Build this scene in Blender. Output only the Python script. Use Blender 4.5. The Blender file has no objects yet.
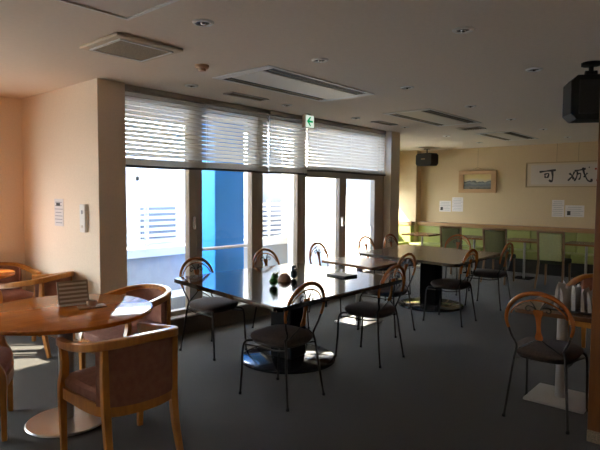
import bpy, bmesh, math, random
from mathutils import Vector, Matrix
random.seed(7)
PI = math.pi
S = bpy.context.scene
COL = S.collection

# ---------------------------------------------------------------- camera
YAW, PITCH, ROLL, FPX = 0.855, -0.0575, 0.006, 525.0
f_ = Vector((math.sin(YAW)*math.cos(PITCH), math.cos(YAW)*math.cos(PITCH), math.sin(PITCH)))
r0 = Vector((math.cos(YAW), -math.sin(YAW), 0)); u0 = r0.cross(f_)
r_ = r0*math.cos(ROLL) + u0*math.sin(ROLL); u_ = u0*math.cos(ROLL) - r0*math.sin(ROLL)
cam = bpy.data.objects.new('camera', bpy.data.cameras.new('camera')); COL.objects.link(cam)
M = Matrix((r_, u_, -f_)).transposed().to_4x4(); M.translation = (0, 0, 1.48)
cam.matrix_world = M
cam.data.sensor_width = 36; cam.data.sensor_fit = 'HORIZONTAL'; cam.data.lens = FPX/600*36
cam.data.clip_start = 0.05
S.camera = cam

# ---------------------------------------------------------------- light
w = bpy.data.worlds.new('sky'); S.world = w; w.use_nodes = True
bg = w.node_tree.nodes['Background']
bg.inputs[0].default_value = (0.90, 0.95, 1.0, 1); bg.inputs[1].default_value = 20.0
sd = bpy.data.lights.new('sun', 'SUN'); sd.energy = 40; sd.angle = 0.01; sd.color = (1.0, 0.86, 0.66)
sun = bpy.data.objects.new('sun', sd); COL.objects.link(sun)
sun.rotation_euler = Vector((0.8, -0.7, -0.75)).to_track_quat('-Z', 'Y').to_euler()
S.view_settings.view_transform = 'Standard'; S.view_settings.look = 'None'
S.view_settings.gamma = 1; S.view_settings.use_curve_mapping = False
S.view_settings.exposure = 0.1
S.cycles.use_denoising = True
S.cycles.max_bounces = 14; S.cycles.diffuse_bounces = 8; S.cycles.glossy_bounces = 5
S.cycles.transparent_max_bounces = 16; S.cycles.sample_clamp_indirect = 6
S.cycles.caustics_reflective = False; S.cycles.caustics_refractive = False

# ---------------------------------------------------------------- materials
MATS = {}
def mat(name, col, rough=0.5, metal=0.0, var=0.0, scale=20, bump=0.0, bscale=60, spec=0.5, col2=None, stretch=(1, 1, 1), coat=0):
    if name in MATS: return MATS[name]
    m = bpy.data.materials.new(name); m.use_nodes = True; nt = m.node_tree; b = nt.nodes['Principled BSDF']
    b.inputs['Base Color'].default_value = (*col, 1); b.inputs['Roughness'].default_value = rough
    b.inputs['Metallic'].default_value = metal; b.inputs['Specular IOR Level'].default_value = spec
    b.inputs['Coat Weight'].default_value = coat; b.inputs['Coat Roughness'].default_value = 0.08
    if var or bump or col2:
        tc = nt.nodes.new('ShaderNodeTexCoord'); mp = nt.nodes.new('ShaderNodeMapping'); mp.inputs['Scale'].default_value = stretch
        nt.links.new(tc.outputs['Object'], mp.inputs[0])
    if var or col2:
        n = nt.nodes.new('ShaderNodeTexNoise'); n.inputs['Scale'].default_value = scale; n.inputs['Detail'].default_value = 5
        nt.links.new(mp.outputs[0], n.inputs[0])
        cr = nt.nodes.new('ShaderNodeValToRGB'); nt.links.new(n.outputs[0], cr.inputs[0])
        a = col2 or tuple(c*(1-var) for c in col); z = col if col2 else tuple(min(1, c*(1+var)) for c in col)
        cr.color_ramp.elements[0].color = (*a, 1); cr.color_ramp.elements[0].position = 0.32
        cr.color_ramp.elements[1].color = (*z, 1); cr.color_ramp.elements[1].position = 0.68
        nt.links.new(cr.outputs[0], b.inputs['Base Color'])
    if bump:
        n2 = nt.nodes.new('ShaderNodeTexNoise'); n2.inputs['Scale'].default_value = bscale; n2.inputs['Detail'].default_value = 4
        nt.links.new(mp.outputs[0], n2.inputs[0])
        bp = nt.nodes.new('ShaderNodeBump'); bp.inputs['Strength'].default_value = bump; bp.inputs['Distance'].default_value = 0.01
        nt.links.new(n2.outputs[0], bp.inputs['Height']); nt.links.new(bp.outputs[0], b.inputs['Normal'])
    MATS[name] = m; return m
def mixmat(name, build):
    m = bpy.data.materials.new(name); m.use_nodes = True; nt = m.node_tree
    nt.nodes.remove(nt.nodes['Principled BSDF']); build(nt, nt.nodes['Material Output']); MATS[name] = m; return m
def glass_nodes(nt, out):
    t = nt.nodes.new('ShaderNodeBsdfTransparent'); t.inputs[0].default_value = (0.96, 0.98, 0.98, 1)
    g = nt.nodes.new('ShaderNodeBsdfGlossy'); g.inputs['Roughness'].default_value = 0.0
    lw = nt.nodes.new('ShaderNodeLayerWeight'); lw.inputs[0].default_value = 0.5
    pw = nt.nodes.new('ShaderNodeMath'); pw.operation = 'POWER'; pw.inputs[1].default_value = 5; nt.links.new(lw.outputs['Facing'], pw.inputs[0])
    fr = nt.nodes.new('ShaderNodeMath'); fr.operation = 'MULTIPLY_ADD'; fr.inputs[1].default_value = 0.6; fr.inputs[2].default_value = 0.03; nt.links.new(pw.outputs[0], fr.inputs[0])
    mx = nt.nodes.new('ShaderNodeMixShader')
    nt.links.new(fr.outputs[0], mx.inputs[0]); nt.links.new(t.outputs[0], mx.inputs[1]); nt.links.new(g.outputs[0], mx.inputs[2])
    nt.links.new(mx.outputs[0], out.inputs[0])
GLASS = mixmat('window_glass', glass_nodes)
def slat_nodes(nt, out):
    d = nt.nodes.new('ShaderNodeBsdfDiffuse'); d.inputs[0].default_value = (0.78, 0.77, 0.75, 1)
    t = nt.nodes.new('ShaderNodeBsdfTranslucent'); t.inputs[0].default_value = (0.80, 0.75, 0.67, 1)
    mx = nt.nodes.new('ShaderNodeMixShader'); mx.inputs[0].default_value = 0.42
    nt.links.new(d.outputs[0], mx.inputs[1]); nt.links.new(t.outputs[0], mx.inputs[2]); nt.links.new(mx.outputs[0], out.inputs[0])
SLAT = mixmat('blind_slat', slat_nodes)
CARPET = mat('carpet', (0.052, 0.049, 0.046), 0.9, var=0.6, scale=120, bump=0.6, bscale=240, spec=0.2)
b_ = CARPET.node_tree.nodes['Principled BSDF']; b_.inputs['Sheen Weight'].default_value = 0.16; b_.inputs['Sheen Roughness'].default_value = 0.4
CREAM = mat('cream_wallpaper', (0.86, 0.73, 0.58), 0.85, var=0.03, scale=60, bump=0.05, bscale=300, spec=0.25)
OCHRE = mat('yellow_wallpaper', (0.60, 0.47, 0.29), 0.85, var=0.04, scale=60, bump=0.05, bscale=300, spec=0.25)
CEIL = mat('ceiling_paint', (0.78, 0.68, 0.57), 0.9, var=0.02, scale=30, spec=0.2)
ALU = mat('bronze_aluminium', (0.48, 0.41, 0.33), 0.45, 0.2, spec=0.5)
WHITE = mat('white_plastic', (0.80, 0.78, 0.74), 0.45)
OFFW = mat('ivory_metal', (0.66, 0.60, 0.52), 0.45)
GRILL = mat('grey_filter', (0.30, 0.25, 0.17), 0.8, var=0.35, scale=120)
BLACK = mat('black_plastic', (0.011, 0.011, 0.011), 0.6, spec=0.25)
DARK = mat('dark_slot', (0.02, 0.018, 0.016), 0.6)
SILVER = mat('silver_reflector', (0.75, 0.73, 0.70), 0.18, 0.9)
LACQ = mat('black_lacquer', (0.022, 0.018, 0.016), 0.12, spec=0.9, var=0.15, scale=8, coat=0.6)
BROWNTOP = mat('dark_brown_laminate', (0.060, 0.040, 0.022), 0.25, spec=0.5, var=0.2, scale=10, stretch=(1, 8, 1))
WOODTOP = mat('reddish_wood_top', (0.60, 0.18, 0.02), 0.08, spec=0.35, col2=(0.47, 0.13, 0.016), scale=5, stretch=(1, 9, 1))
WOODTAB = mat('walnut_top', (0.26, 0.12, 0.05), 0.25, col2=(0.17, 0.07, 0.028), scale=6, stretch=(9, 1, 1))
PEDB = mat('black_pedestal', (0.005, 0.005, 0.006), 0.6, spec=0.08)
CHROME = mat('polished_steel', (0.62, 0.61, 0.60), 0.3, 0.9)
BLKBASE = mat('polished_black_base', (0.05, 0.05, 0.055), 0.10, 0.6)
STEELP = mat('grey_steel_post', (0.36, 0.35, 0.34), 0.35, 0.7)
WHITEP = mat('pale_grey_post', (0.50, 0.48, 0.46), 0.4, 0.2)
HONEY = mat('honey_beech', (0.62, 0.27, 0.05), 0.3, col2=(0.46, 0.17, 0.032), scale=7, stretch=(4, 4, 1), coat=0.25)
HOOPW = mat('steamed_wood', (0.40, 0.13, 0.032), 0.25, col2=(0.28, 0.085, 0.02), scale=9, coat=0.3)
IRON = mat('dark_iron', (0.035, 0.030, 0.027), 0.4, 0.6)
SEATB = mat('brown_seat_fabric', (0.085, 0.058, 0.046), 0.9, col2=(0.045, 0.032, 0.030), scale=90, bump=0.2, bscale=300)
ROSE = mat('dusty_rose_velour', (0.33, 0.15, 0.10), 0.85, col2=(0.26, 0.11, 0.075), scale=25, bump=0.15, bscale=300)
GREEN = mat('lime_vinyl', (0.28, 0.31, 0.09), 0.5, var=0.06, scale=12)
GREENF = mat('moss_green_fabric', (0.16, 0.18, 0.085), 0.8, var=0.08, scale=40)
GREEND = mat('dark_green_seat', (0.06, 0.07, 0.04), 0.8)
RAILW = mat('oak_ledge', (0.36, 0.21, 0.085), 0.4, col2=(0.29, 0.16, 0.06), scale=6, stretch=(6, 1, 6))
CHAIRW = mat('brown_chair_wood', (0.22, 0.12, 0.055), 0.4, var=0.15, scale=10)
POSTW = mat('orange_wood_panel', (0.20, 0.075, 0.018), 0.4, col2=(0.14, 0.05, 0.012), scale=5, stretch=(6, 6, 1))
PAPER = mat('paper', (0.72, 0.68, 0.66), 0.8)
INK = mat('ink', (0.03, 0.028, 0.03), 0.7)
GREYINK = mat('grey_print', (0.35, 0.34, 0.36), 0.8)
EXITG = mat('exit_green', (0.02, 0.42, 0.16), 0.5)
CONC = mat('white_render', (0.80, 0.81, 0.82), 0.8, var=0.03, scale=4)
CONC2 = mat('pale_concrete', (0.36, 0.38, 0.40), 0.85, var=0.06, scale=5)
GREYW = mat('blue_grey_cladding', (0.16, 0.20, 0.28), 0.7)
BLUE = mat('blue_paint', (0.022, 0.30, 0.92), 0.5, var=0.03, scale=3)
FENCE = mat('white_fence', (0.86, 0.87, 0.88), 0.5)

# ---------------------------------------------------------------- mesh helpers
class MB:
    def __init__(s): s.bm = bmesh.new()
    def verts(s, pts): return [s.bm.verts.new(p) for p in pts]
    def box(s, x0, x1, y0, y1, z0, z1, rot=None):
        P = [(x0, y0, z0), (x1, y0, z0), (x1, y1, z0), (x0, y1, z0), (x0, y0, z1), (x1, y0, z1), (x1, y1, z1), (x0, y1, z1)]
        if rot is not None: P = [rot @ Vector(p) for p in P]
        v = s.verts(P)
        for q in ((3, 2, 1, 0), (4, 5, 6, 7), (0, 1, 5, 4), (1, 2, 6, 5), (2, 3, 7, 6), (3, 0, 4, 7)): s.bm.faces.new([v[i] for i in q])
        return s
    def prism(s, poly, z0, z1, inset=0.0, top=None):
        n = len(poly); rings = []
        c = Vector((sum(p[0] for p in poly)/n, sum(p[1] for p in poly)/n))
        def ring(z, k): return s.verts([(p[0]+(c.x-p[0])*k, p[1]+(c.y-p[1])*k, z) for p in poly])
        if inset:
            h = min(abs(z1-z0)*0.3, 0.012)
            rings = [ring(z0, inset), ring(z0+h, 0), ring(z1-h, 0), ring(z1, inset)]
        else: rings = [ring(z0, 0), ring(z1, 0)]
        s.bm.faces.new(rings[0][::-1]); s.bm.faces.new(rings[-1])
        for a, b in zip(rings, rings[1:]):
            for i in range(n): s.bm.faces.new([a[i], a[(i+1) % n], b[(i+1) % n], b[i]])
        return s
    def lathe(s, prof, n=32, c=(0, 0, 0), sx=1, sy=1):
        rings = []
        for r, z in prof:
            if r < 1e-6: rings.append(s.verts([(c[0], c[1], c[2]+z)]))
            else: rings.append(s.verts([(c[0]+r*sx*math.cos(2*PI*i/n), c[1]+r*sy*math.sin(2*PI*i/n), c[2]+z) for i in range(n)]))
        for a, b in zip(rings, rings[1:]):
            for i in range(n):
                j = (i+1) % n
                if len(a) == 1 and len(b) == 1: continue
                if len(a) == 1: s.bm.faces.new([a[0], b[j], b[i]])
                elif len(b) == 1: s.bm.faces.new([a[i], a[j], b[0]])
                else: s.bm.faces.new([a[i], a[j], b[j], b[i]])
        for r, rev in ((rings[0], True), (rings[-1], False)):
            if len(r) > 1: s.bm.faces.new(r[::-1] if rev else r)
        return s
    def sweep(s, pts, sec, up=(0, 0, 1), closed=False, scale=None):
        pts = [Vector(p) for p in pts]; n = len(pts); rings = []; upv = Vector(up)
        for i, p in enumerate(pts):
            a = pts[(i-1) % n] if (closed or i > 0) else p; b = pts[(i+1) % n] if (closed or i < n-1) else p
            t = (b-a).normalized(); sd = t.cross(upv)
            if sd.length < 1e-3: sd = t.cross(Vector((0, 1, 0.01)))
            sd.normalize(); uu = sd.cross(t); k = scale[i] if scale else 1
            rings.append(s.verts([p + sd*(x*k) + uu*(y*k) for x, y in sec]))
        m = len(sec)
        for i in range(n if closed else n-1):
            a, b = rings[i], rings[(i+1) % n]
            for j in range(m): s.bm.faces.new([a[j], a[(j+1) % m], b[(j+1) % m], b[j]])
        if not closed: s.bm.faces.new(rings[0][::-1]); s.bm.faces.new(rings[-1])
        return s
    def tube(s, pts, r, n=8, closed=False, scale=None, up=(0, 0, 1)):
        return s.sweep(pts, [(r*math.cos(2*PI*i/n), r*math.sin(2*PI*i/n)) for i in range(n)], up, closed, scale)
    def ball(s, c, rx, ry=None, rz=None, n=14):
        ry = ry or rx; rz = rz or rx
        pr = [(math.sin(PI*i/8), -math.cos(PI*i/8)*rz) for i in range(9)]
        return s.lathe([(max(a, 0)*rx if 0 < k < 8 else 0, b) for k, (a, b) in enumerate(pr)], n, c, 1, ry/rx)
    def build(s, name, m, parent=None, smooth=True, bevel=0.0, loc=None, seg=2):
        bmesh.ops.recalc_face_normals(s.bm, faces=s.bm.faces[:])
        if smooth:
            for f in s.bm.faces: f.smooth = True
            for e in s.bm.edges:
                if len(e.link_faces) == 2 and e.calc_face_angle(0) > 0.6: e.smooth = False
        me = bpy.data.meshes.new(name); s.bm.to_mesh(me); s.bm.free()
        me.materials.append(m)
        o = bpy.data.objects.new(name, me); COL.objects.link(o)
        if parent: o.parent = parent
        if loc: o.location = loc
        if bevel:
            b = o.modifiers.new('bevel', 'BEVEL'); b.width = bevel; b.segments = seg; b.limit_method = 'ANGLE'; b.angle_limit = 0.7
            b.harden_normals = False
        return o
def BX(*a): return MB().box(*a)
def tag(o, label, cat, group=None):
    o['label'] = label; o['category'] = cat
    if group: o['group'] = group
    return o
def thing(name, label, cat, loc=(0, 0, 0), rz=0, group=None):
    o = bpy.data.objects.new(name, None); COL.objects.link(o); o.empty_display_size = 0.1
    o.location = loc; o.rotation_euler = (0, 0, rz); return tag(o, label, cat, group)
def struct(o): o['kind'] = 'structure'; return o
def dup(root, loc, rz, label, group=None):
    r = root.copy(); COL.objects.link(r); r.location = loc; r.rotation_euler = (0, 0, rz); r['label'] = label
    if group: r['group'] = group
    for ch in list(root.children):
        c = ch.copy(); COL.objects.link(c); c.parent = r
        for g in list(ch.children):
            d = g.copy(); COL.objects.link(d); d.parent = c
    return r
def bez(pts, n=8):
    """smooth open curve through points (Catmull-Rom)"""
    P = [Vector(p) for p in pts]; P = [P[0]*2-P[1]] + P + [P[-1]*2-P[-2]]; out = []
    for i in range(1, len(P)-2):
        a, b, c, d = P[i-1:i+3]
        for k in range(n):
            t = k/n
            out.append(0.5*((2*b)+(c-a)*t+(2*a-5*b+4*c-d)*t*t+(3*b-a-3*c+d)*t**3))
    out.append(P[-2]); return out
def roundpoly(pts, r, n=6):
    out = []; N = len(pts)
    for i in range(N):
        p = Vector(pts[i]); a = (Vector(pts[i-1])-p).normalized(); b = (Vector(pts[(i+1) % N])-p).normalized()
        A = p+a*r; B = p+b*r
        for k in range(n+1):
            t = k/n; out.append(tuple((A*(1-t)**2 + p*2*t*(1-t) + B*t*t)[:2]))
    return out

# ---------------------------------------------------------------- the setting
H = 2.5
struct(BX(-2.6, 11.1, -2.2, 6.25, -0.12, 0).build('floor', CARPET, smooth=False))
struct(BX(-2.6, 11.1, -2.2, 6.25, H, H+0.15).build('ceiling', CEIL, smooth=False))
struct(BX(10.95, 11.1, -2.2, 6.65, 0, H).build('wall_back', OCHRE, smooth=False))
struct(BX(2.37, 2.64, 4.45, 6.25, 0, H).build('wall_left', CREAM, smooth=False))          # pier between alcove and windows
struct(BX(7.33, 7.60, 4.45, 6.65, 0, H).build('wall_centre', CREAM, smooth=False))
struct(BX(-2.6, 11.1, -2.35, -2.2, 0, H).build('wall_front', CREAM, smooth=False))
struct(BX(-2.75, -2.6, -2.35, 6.25, 0, H).build('wall_west', CREAM, smooth=False))
m = MB(); m.box(-2.6, -1.4, 6.1, 6.25, 0, H); m.box(1.45, 2.37, 6.1, 6.25, 0, H); m.box(-1.4, 1.45, 6.1, 6.25, 1.75, H); m.box(-1.4, 1.45, 6.1, 6.25, 0, 0.1)
struct(m.build('wall_alcove', CREAM, smooth=False))
m = MB(); m.box(7.6, 8.0, 6.5, 6.65, 0, H); m.box(10.66, 10.95, 6.5, 6.65, 0, H); m.box(8.0, 10.66, 6.5, 6.65, 1.6, H); m.box(8.0, 10.66, 6.5, 6.65, 0, 0.25); m.box(10.74, 10.95, 5.85, 6.5, 0, H)
struct(m.build('wall_bay', OCHRE, smooth=False))
SILL = 0.18
m = MB(); m.box(2.64, 7.33, 4.50, 4.72, 0, SILL)
struct(m.build('trim_1', mat('dark_plinth', (0.15, 0.12, 0.095), 0.6, var=0.08, scale=30), smooth=False))
struct(BX(2.64, 7.33, 4.488, 4.72, SILL, SILL+0.018).build('trim_3', mat('sill_stone', (0.62, 0.58, 0.53), 0.5), bevel=0.004))
struct(BX(2.64, 7.33, 4.56, 4.72, 2.42, H).build('trim_2', ALU, smooth=False))
YF0, YF1, YG = 4.58, 4.66, 4.62
def window(name, x0, x1, z0, z1, l, r, b, t):
    m = MB(); m.box(x0, x0+l, YF0, YF1, z0, z1); m.box(x1-r, x1, YF0, YF1, z0, z1)
    m.box(x0+l, x1-r, YF0, YF1, z0, z0+b); m.box(x0+l, x1-r, YF0, YF1, z1-t, z1)
    o = struct(m.build(name, ALU, bevel=0.004))
    BX(x0+l, x1-r, YG-0.004, YG+0.004, z0+b, z1-t).build('glass_pane', GLASS, o, smooth=False)
    return o
window('window_1', 2.64, 3.55, SILL+0.018, 2.42, 0.03, 0.09, 0.05, 0.05)
window('window_2', 3.55, 4.48, SILL+0.018, 2.42, 0.085, 0.095, 0.05, 0.05)
window('window_3', 4.48, 5.295, SILL+0.018, 2.42, 0.09, 0.08, 0.05, 0.05)
def glazed_door(name, x0, x1, l, r):
    o = window(name, x0, x1, SILL+0.018, 1.80, l, r, 0.09, 0.08)
    return o
d1 = glazed_door('door_1', 5.295, 6.22, 0.085, 0.08)
d2 = glazed_door('door_2', 6.22, 7.33, 0.085, 0.265)
BX(6.165, 6.195, 4.53, 4.58, 1.02, 1.16).build('door_handle', SILVER, d1, bevel=0.008)
BX(3.49, 3.52, 4.545, 4.58, 1.10, 1.24).build('window_latch', SILVER, bpy.data.objects['window_1'], bevel=0.006)
window('window_4', 5.295, 7.33, 1.80, 2.42, 0.06, 0.06, 0.05, 0.05)
def side_window(name, x0, x1, y, z0, z1, n):
    m = MB()
    for z in (z0, z1-0.06): m.box(x0, x1, y, y+0.08, z, z+0.06)
    for i in range(n+1):
        x = x0+(x1-x0-0.06)*i/n; m.box(x, x+0.06, y, y+0.08, z0+0.06, z1-0.06)
    o = struct(m.build(name, ALU, bevel=0.004))
    BX(x0+0.06, x1-0.06, y+0.035, y+0.043, z0+0.06, z1-0.06).build('glass_pane', GLASS, o, smooth=False)
side_window('window_5', -1.4, 1.45, 6.13, 0.1, 1.75, 3)
side_window('window_6', 8.0, 10.66, 6.54, 0.25, 1.6, 3)
struct(BX(7.33, 11.1, 6.25, 6.65, -0.12, 0).build('floor_bay', CARPET, smooth=False))
struct(BX(7.33, 11.1, 6.25, 6.65, H, H+0.15).build('ceiling_bay', CEIL, smooth=False))
struct(BX(10.93, 10.95, -2.2, 1.45, 0, 0.08).build('baseboard_back', CHAIRW, smooth=False))
struct(BX(2.355, 2.37, 4.45, 6.1, 0, 0.07).build('baseboard_left', CHAIRW, smooth=False))

# outside: the terrace
struct(BX(-12, 24, 6.25, 16, -0.2, -0.05).build('terrace_floor', CONC2, smooth=False))
struct(BX(2.64, 7.33, 4.72, 6.25, -0.2, -0.03).build('terrace_step', CONC2, smooth=False))
m = MB(); m.box(-0.2, 3.95, 7.35, 7.5, -0.05, 4.8); m.box(3.95, 8.3, 7.35, 7.5, -0.05, 2.1)  # left stretch has height added out of view to keep sun off the main windows
struct(m.build('terrace_wall_with_sun_screen', CONC, smooth=False))
m = MB(); m.box(-0.2, 12, 6.95, 7.3, -0.05, 0.52)
struct(m.build('parapet_base', CONC2, smooth=False))
m = MB(); m.box(-0.25, 12, 6.92, 7.33, 0.52, 0.66)
struct(m.build('parapet_coping', CONC, bevel=0.01))
struct(BX(7.30, 7.33, 4.72, 6.65, 0, 2.5).build('outer_cladding', CONC, smooth=False))
fe = thing('slat_fence', 'white horizontal slat fence on the parapet outside the windows', 'fence', (4.5, 7.1, 0.66))
m = MB()
for i in range(7): m.box(-1.4, 4.5, -0.02, 0.02, 0.06+i*0.092, 0.105+i*0.092)
m.build('slat_panel', FENCE, fe, bevel=0.003)
for x in (-1.3, 0.05, 1.4, 2.75, 4.1): BX(x, x+0.06, 0.02, 0.06, 0, 0.72).build('post', FENCE, fe, bevel=0.003)
g = tag(BX(4.6, 5.25, 7.315, 7.35, 0.76, 1.30).build('wall_louvre', mat('grey_louvre', (0.13, 0.155, 0.19), 0.6), bevel=0.004), 'blue grey louvre panel in the white wall behind the slat fence', 'louvre')
g = tag(BX(7.05, 7.75, 7.24, 7.29, 0.68, 2.6).build('cladding_panel', GREYW, bevel=0.004), 'tall blue grey wall panel seen through the narrow third window', 'panel')
bc = thing('blue_column', 'tall bright blue square column standing on the terrace', 'column', (5.11, 6.12, -0.05))
BX(-0.28, 0.28, -0.32, 0.32, 0.12, 3.4).build('shaft', BLUE, bc, bevel=0.01)
BX(-0.31, 0.31, -0.35, 0.35, 0.0, 0.12).build('plinth', CONC2, bc, bevel=0.01)
hr = thing('handrail', 'white metal handrail crossing in front of the blue column', 'handrail', (4.9, 5.6, -0.05))
MB().tube([(-0.7, 0, 0.79), (0.62, 0, 0.79)], 0.022, 10).build('rail', FENCE, hr)
for x in (-0.6, 0.52): MB().tube([(x, 0, 0.0), (x, 0, 0.79)], 0.018, 10, up=(0, 1, 0)).build('post', FENCE, hr)
wl = thing('wall_lamp', 'tiny black outdoor lamp on the white terrace wall', 'lamp', (4.55, 7.35, 1.72))
BX(-0.018, 0.018, -0.02, 0, -0.035, 0.035).build('back_plate', BLACK, wl, bevel=0.004)
MB().lathe([(0, -0.03), (0.016, -0.027), (0.018, 0.0), (0.012, 0.03), (0, 0.032)], 14, (0, -0.035, 0)).build('lamp_head', BLACK, wl)

# ---------------------------------------------------------------- ceiling equipment
def cassette(x0, x1, y0, y1, label):
    t = thing('air_conditioner', label, 'air conditioner', ((x0+x1)/2, (y0+y1)/2, H), 0, 'ceiling cassettes')
    a, b = (x1-x0)/2, (y1-y0)/2
    m = MB(); zt, zb = 0.0, -0.008
    m.box(-a, a, -b, -b+0.03, zb, zt); m.box(-a, a, b-0.03, b, zb, zt); m.box(-a, -a+0.09, -b+0.03, b-0.03, zb, zt); m.box(a-0.09, a, -b+0.03, b-0.03, zb, zt)
    m.build('frame', WHITE, t, bevel=0.004)
    BX(-a+0.09, a-0.09, -b+0.155, b-0.155, -0.010, 0).build('centre_panel', mat('panel_white', (0.66, 0.60, 0.51), 0.45), t, bevel=0.004)
    for y in (-b+0.03, b-0.155):
        s = BX(-a+0.09, a-0.09, y, y+0.125, -0.003, 0).build('air_slot', DARK, t, smooth=False)
        R = Matrix.Translation((0, y+0.062, -0.006)) @ Matrix.Rotation(0.25 if y < 0 else -0.25, 4, 'X')
        BX(-a+0.10, a-0.10, -0.009, 0.009, -0.002, 0.002, R).build('louvre_blade', GRILL, s, smooth=False)
    return t
cassette(3.0, 4.53, 2.95, 3.64, 'long two-slot ceiling air conditioner nearest the camera, above the black table')
cassette(5.67, 7.22, 2.94, 3.58, 'middle long two-slot ceiling air conditioner, above the far brown table')
cassette(8.45, 9.85, 2.97, 3.55, 'farthest long two-slot ceiling air conditioner, in front of the yellow wall')
va = thing('intake_vent', 'square raised ceiling vent with grey filter, on the left of the ceiling', 'vent', (2.035, 3.335, H))
m = MB(); m.prism([(-0.255, -0.25), (0.255, -0.25), (0.255, 0.25), (-0.255, 0.25)], -0.022, 0, 0)
m.build('housing', mat('ivory_housing', (0.62, 0.52, 0.38), 0.5), va, bevel=0.008)
BX(-0.19, 0.19, -0.185, 0.185, -0.027, -0.021).build('filter', GRILL, va, smooth=False)
m = MB()
for q in ((-0.205, 0.205, -0.20, -0.185), (-0.205, 0.205, 0.185, 0.20), (-0.205, -0.19, -0.185, 0.185), (0.19, 0.205, -0.185, 0.185)): m.box(*q, -0.031, -0.021)
m.build('filter_frame', WHITE, va)
pa = thing('ceiling_panel', 'large flat white-edged panel on the ceiling at the upper left', 'panel', (1.07, 2.12, H))
BX(-0.58, 0.58, -0.63, 0.63, -0.02, 0).build('board', mat('panel_board', (0.72, 0.64, 0.56), 0.8), pa, smooth=False)
m = MB()
for q in ((-0.6, 0.6, 0.63, 0.65), (-0.6, 0.6, -0.65, -0.63), (-0.6, -0.58, -0.63, 0.63), (0.58, 0.6, -0.63, 0.63)): m.box(*q, -0.028, 0)
m.build('edge_trim', WHITE, pa)
def slot_vent(x, y, lx, ly, label):
    t = thing('slot_vent', label, 'vent', (x, y, H), 0, 'small ceiling vents')
    m = MB(); a, b = lx/2, ly/2
    for q in ((-a, a, -b, -b+0.015), (-a, a, b-0.015, b), (-a, -a+0.015, -b, b), (a-0.015, a, -b, b)): m.box(*q, -0.012, 0)
    m.build('frame', OFFW, t)
    k = BX(-a+0.015, a-0.015, -b+0.015, b-0.015, -0.004, 0).build('opening', DARK, t, smooth=False)
    m = MB(); n = max(2, int(ly/0.04))
    for i in range(n): yy = -b+0.02+(ly-0.04)*(i+0.5)/n; m.box(-a+0.015, a-0.015, yy-0.006, yy+0.006, -0.010, -0.003)
    m.build('blades', GRILL, t)
slot_vent(3.80, 4.05, 0.52, 0.14, 'slim ceiling vent above the first blind, beside the long air conditioner')
slot_vent(6.43, 4.02, 0.50, 0.14, 'slim ceiling vent above the third blind near the pier')
slot_vent(7.72, 3.30, 0.30, 0.34, 'small square ceiling vent between the two farther air conditioners')
slot_vent(10.2, 5.3, 0.5, 0.3, 'ceiling vent near the back wall above the hanging black speaker')
DL0 = None
def downlight(x, y, label):
    global DL0
    if DL0 is None:
        DL0 = thing('downlight', label, 'downlight', (x, y, H), 0, 'recessed ceiling downlights')
        MB().lathe([(0.038, -0.002), (0.046, -0.010), (0.056, -0.010), (0.064, -0.004), (0.066, 0), (0.04, 0)], 28).build('trim_ring', WHITE, DL0)
        MB().lathe([(0, 0), (0.040, 0), (0.040, -0.003), (0, -0.0031)], 24).build('reflector_well', BLACK, DL0)
        MB().ball((0, 0, -0.006), 0.016, 0.016, 0.010).build('bulb', SILVER, DL0)
        return DL0
    return dup(DL0, (x, y, H), 0, label)
for x, y, l in ((2.02, 2.53, 'recessed downlight beside the square raised vent, nearest the camera in its row'),
                (3.14, 2.54, 'recessed downlight beside the near long air conditioner, on its room side'),
                (3.14, 1.41, 'recessed downlight nearest the camera at the upper right of the ceiling'),
                (4.47, 1.40, 'recessed downlight just left of the big black speaker'),
                (4.45, 2.54, 'recessed downlight past the far end of the near air conditioner'),
                (5.83, 2.51, 'recessed downlight beside the near end of the middle air conditioner'),
                (7.14, 2.51, 'recessed downlight beside the far end of the middle air conditioner'),
                (3.10, 4.06, 'recessed downlight above the left end of the first blind'),
                (4.46, 4.09, 'recessed downlight in front of the first blind, left of the exit sign'),
                (5.78, 4.06, 'recessed downlight in front of the third blind, right of the exit sign'),
                (6.99, 4.02, 'recessed downlight in front of the pier at the end of the blinds'),
                (8.45, 4.05, 'recessed downlight on the ceiling before the hanging speaker'),
                (9.85, 4.05, 'recessed downlight close to the yellow back wall above the painting'),
                (8.5, 2.50, 'recessed downlight above the middle green chair'),
                (9.85, 2.50, 'recessed downlight close to the back wall above the calligraphy')):
    downlight(x, y, l)
sm = thing('smoke_detector', 'round beige smoke detector on the ceiling left of the air conditioner', 'smoke detector', (2.67, 3.36, H))
MB().lathe([(0, -0.002), (0.055, -0.002), (0.055, -0.02), (0.045, -0.03), (0, -0.03)], 24).build('base', mat('beige_plastic', (0.62, 0.42, 0.25), 0.5), sm)
MB().lathe([(0, -0.03), (0.03, -0.03), (0.028, -0.048), (0, -0.05)], 20).build('sensor', mat('beige_plastic', (0.62, 0.42, 0.25), 0.5), sm)
ex = thing('exit_sign', 'small white and green exit sign with a left arrow hanging from the ceiling', 'sign', (5.09, 4.30, H))
BX(-0.03, 0.03, -0.02, 0.02, -0.02, 0).build('ceiling_mount', OFFW, ex)
BX(-0.085, 0.085, -0.025, 0.025, -0.185, -0.02).build('housing', OFFW, ex, bevel=0.006)
def emis(name, col, st):
    def b(nt, out):
        e = nt.nodes.new('ShaderNodeEmission'); e.inputs[0].default_value = (*col, 1); e.inputs[1].default_value = st
        nt.links.new(e.outputs[0], out.inputs[0])
    return mixmat(name, b)
lf = BX(-0.078, 0.078, -0.028, -0.025, -0.178, -0.028).build('lit_face', emis('exit_white', (0.85, 1.0, 0.85), 0.75), ex, smooth=False)
m = MB()
m.box(-0.02, 0.055, -0.031, -0.028, -0.115, -0.09)
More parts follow.
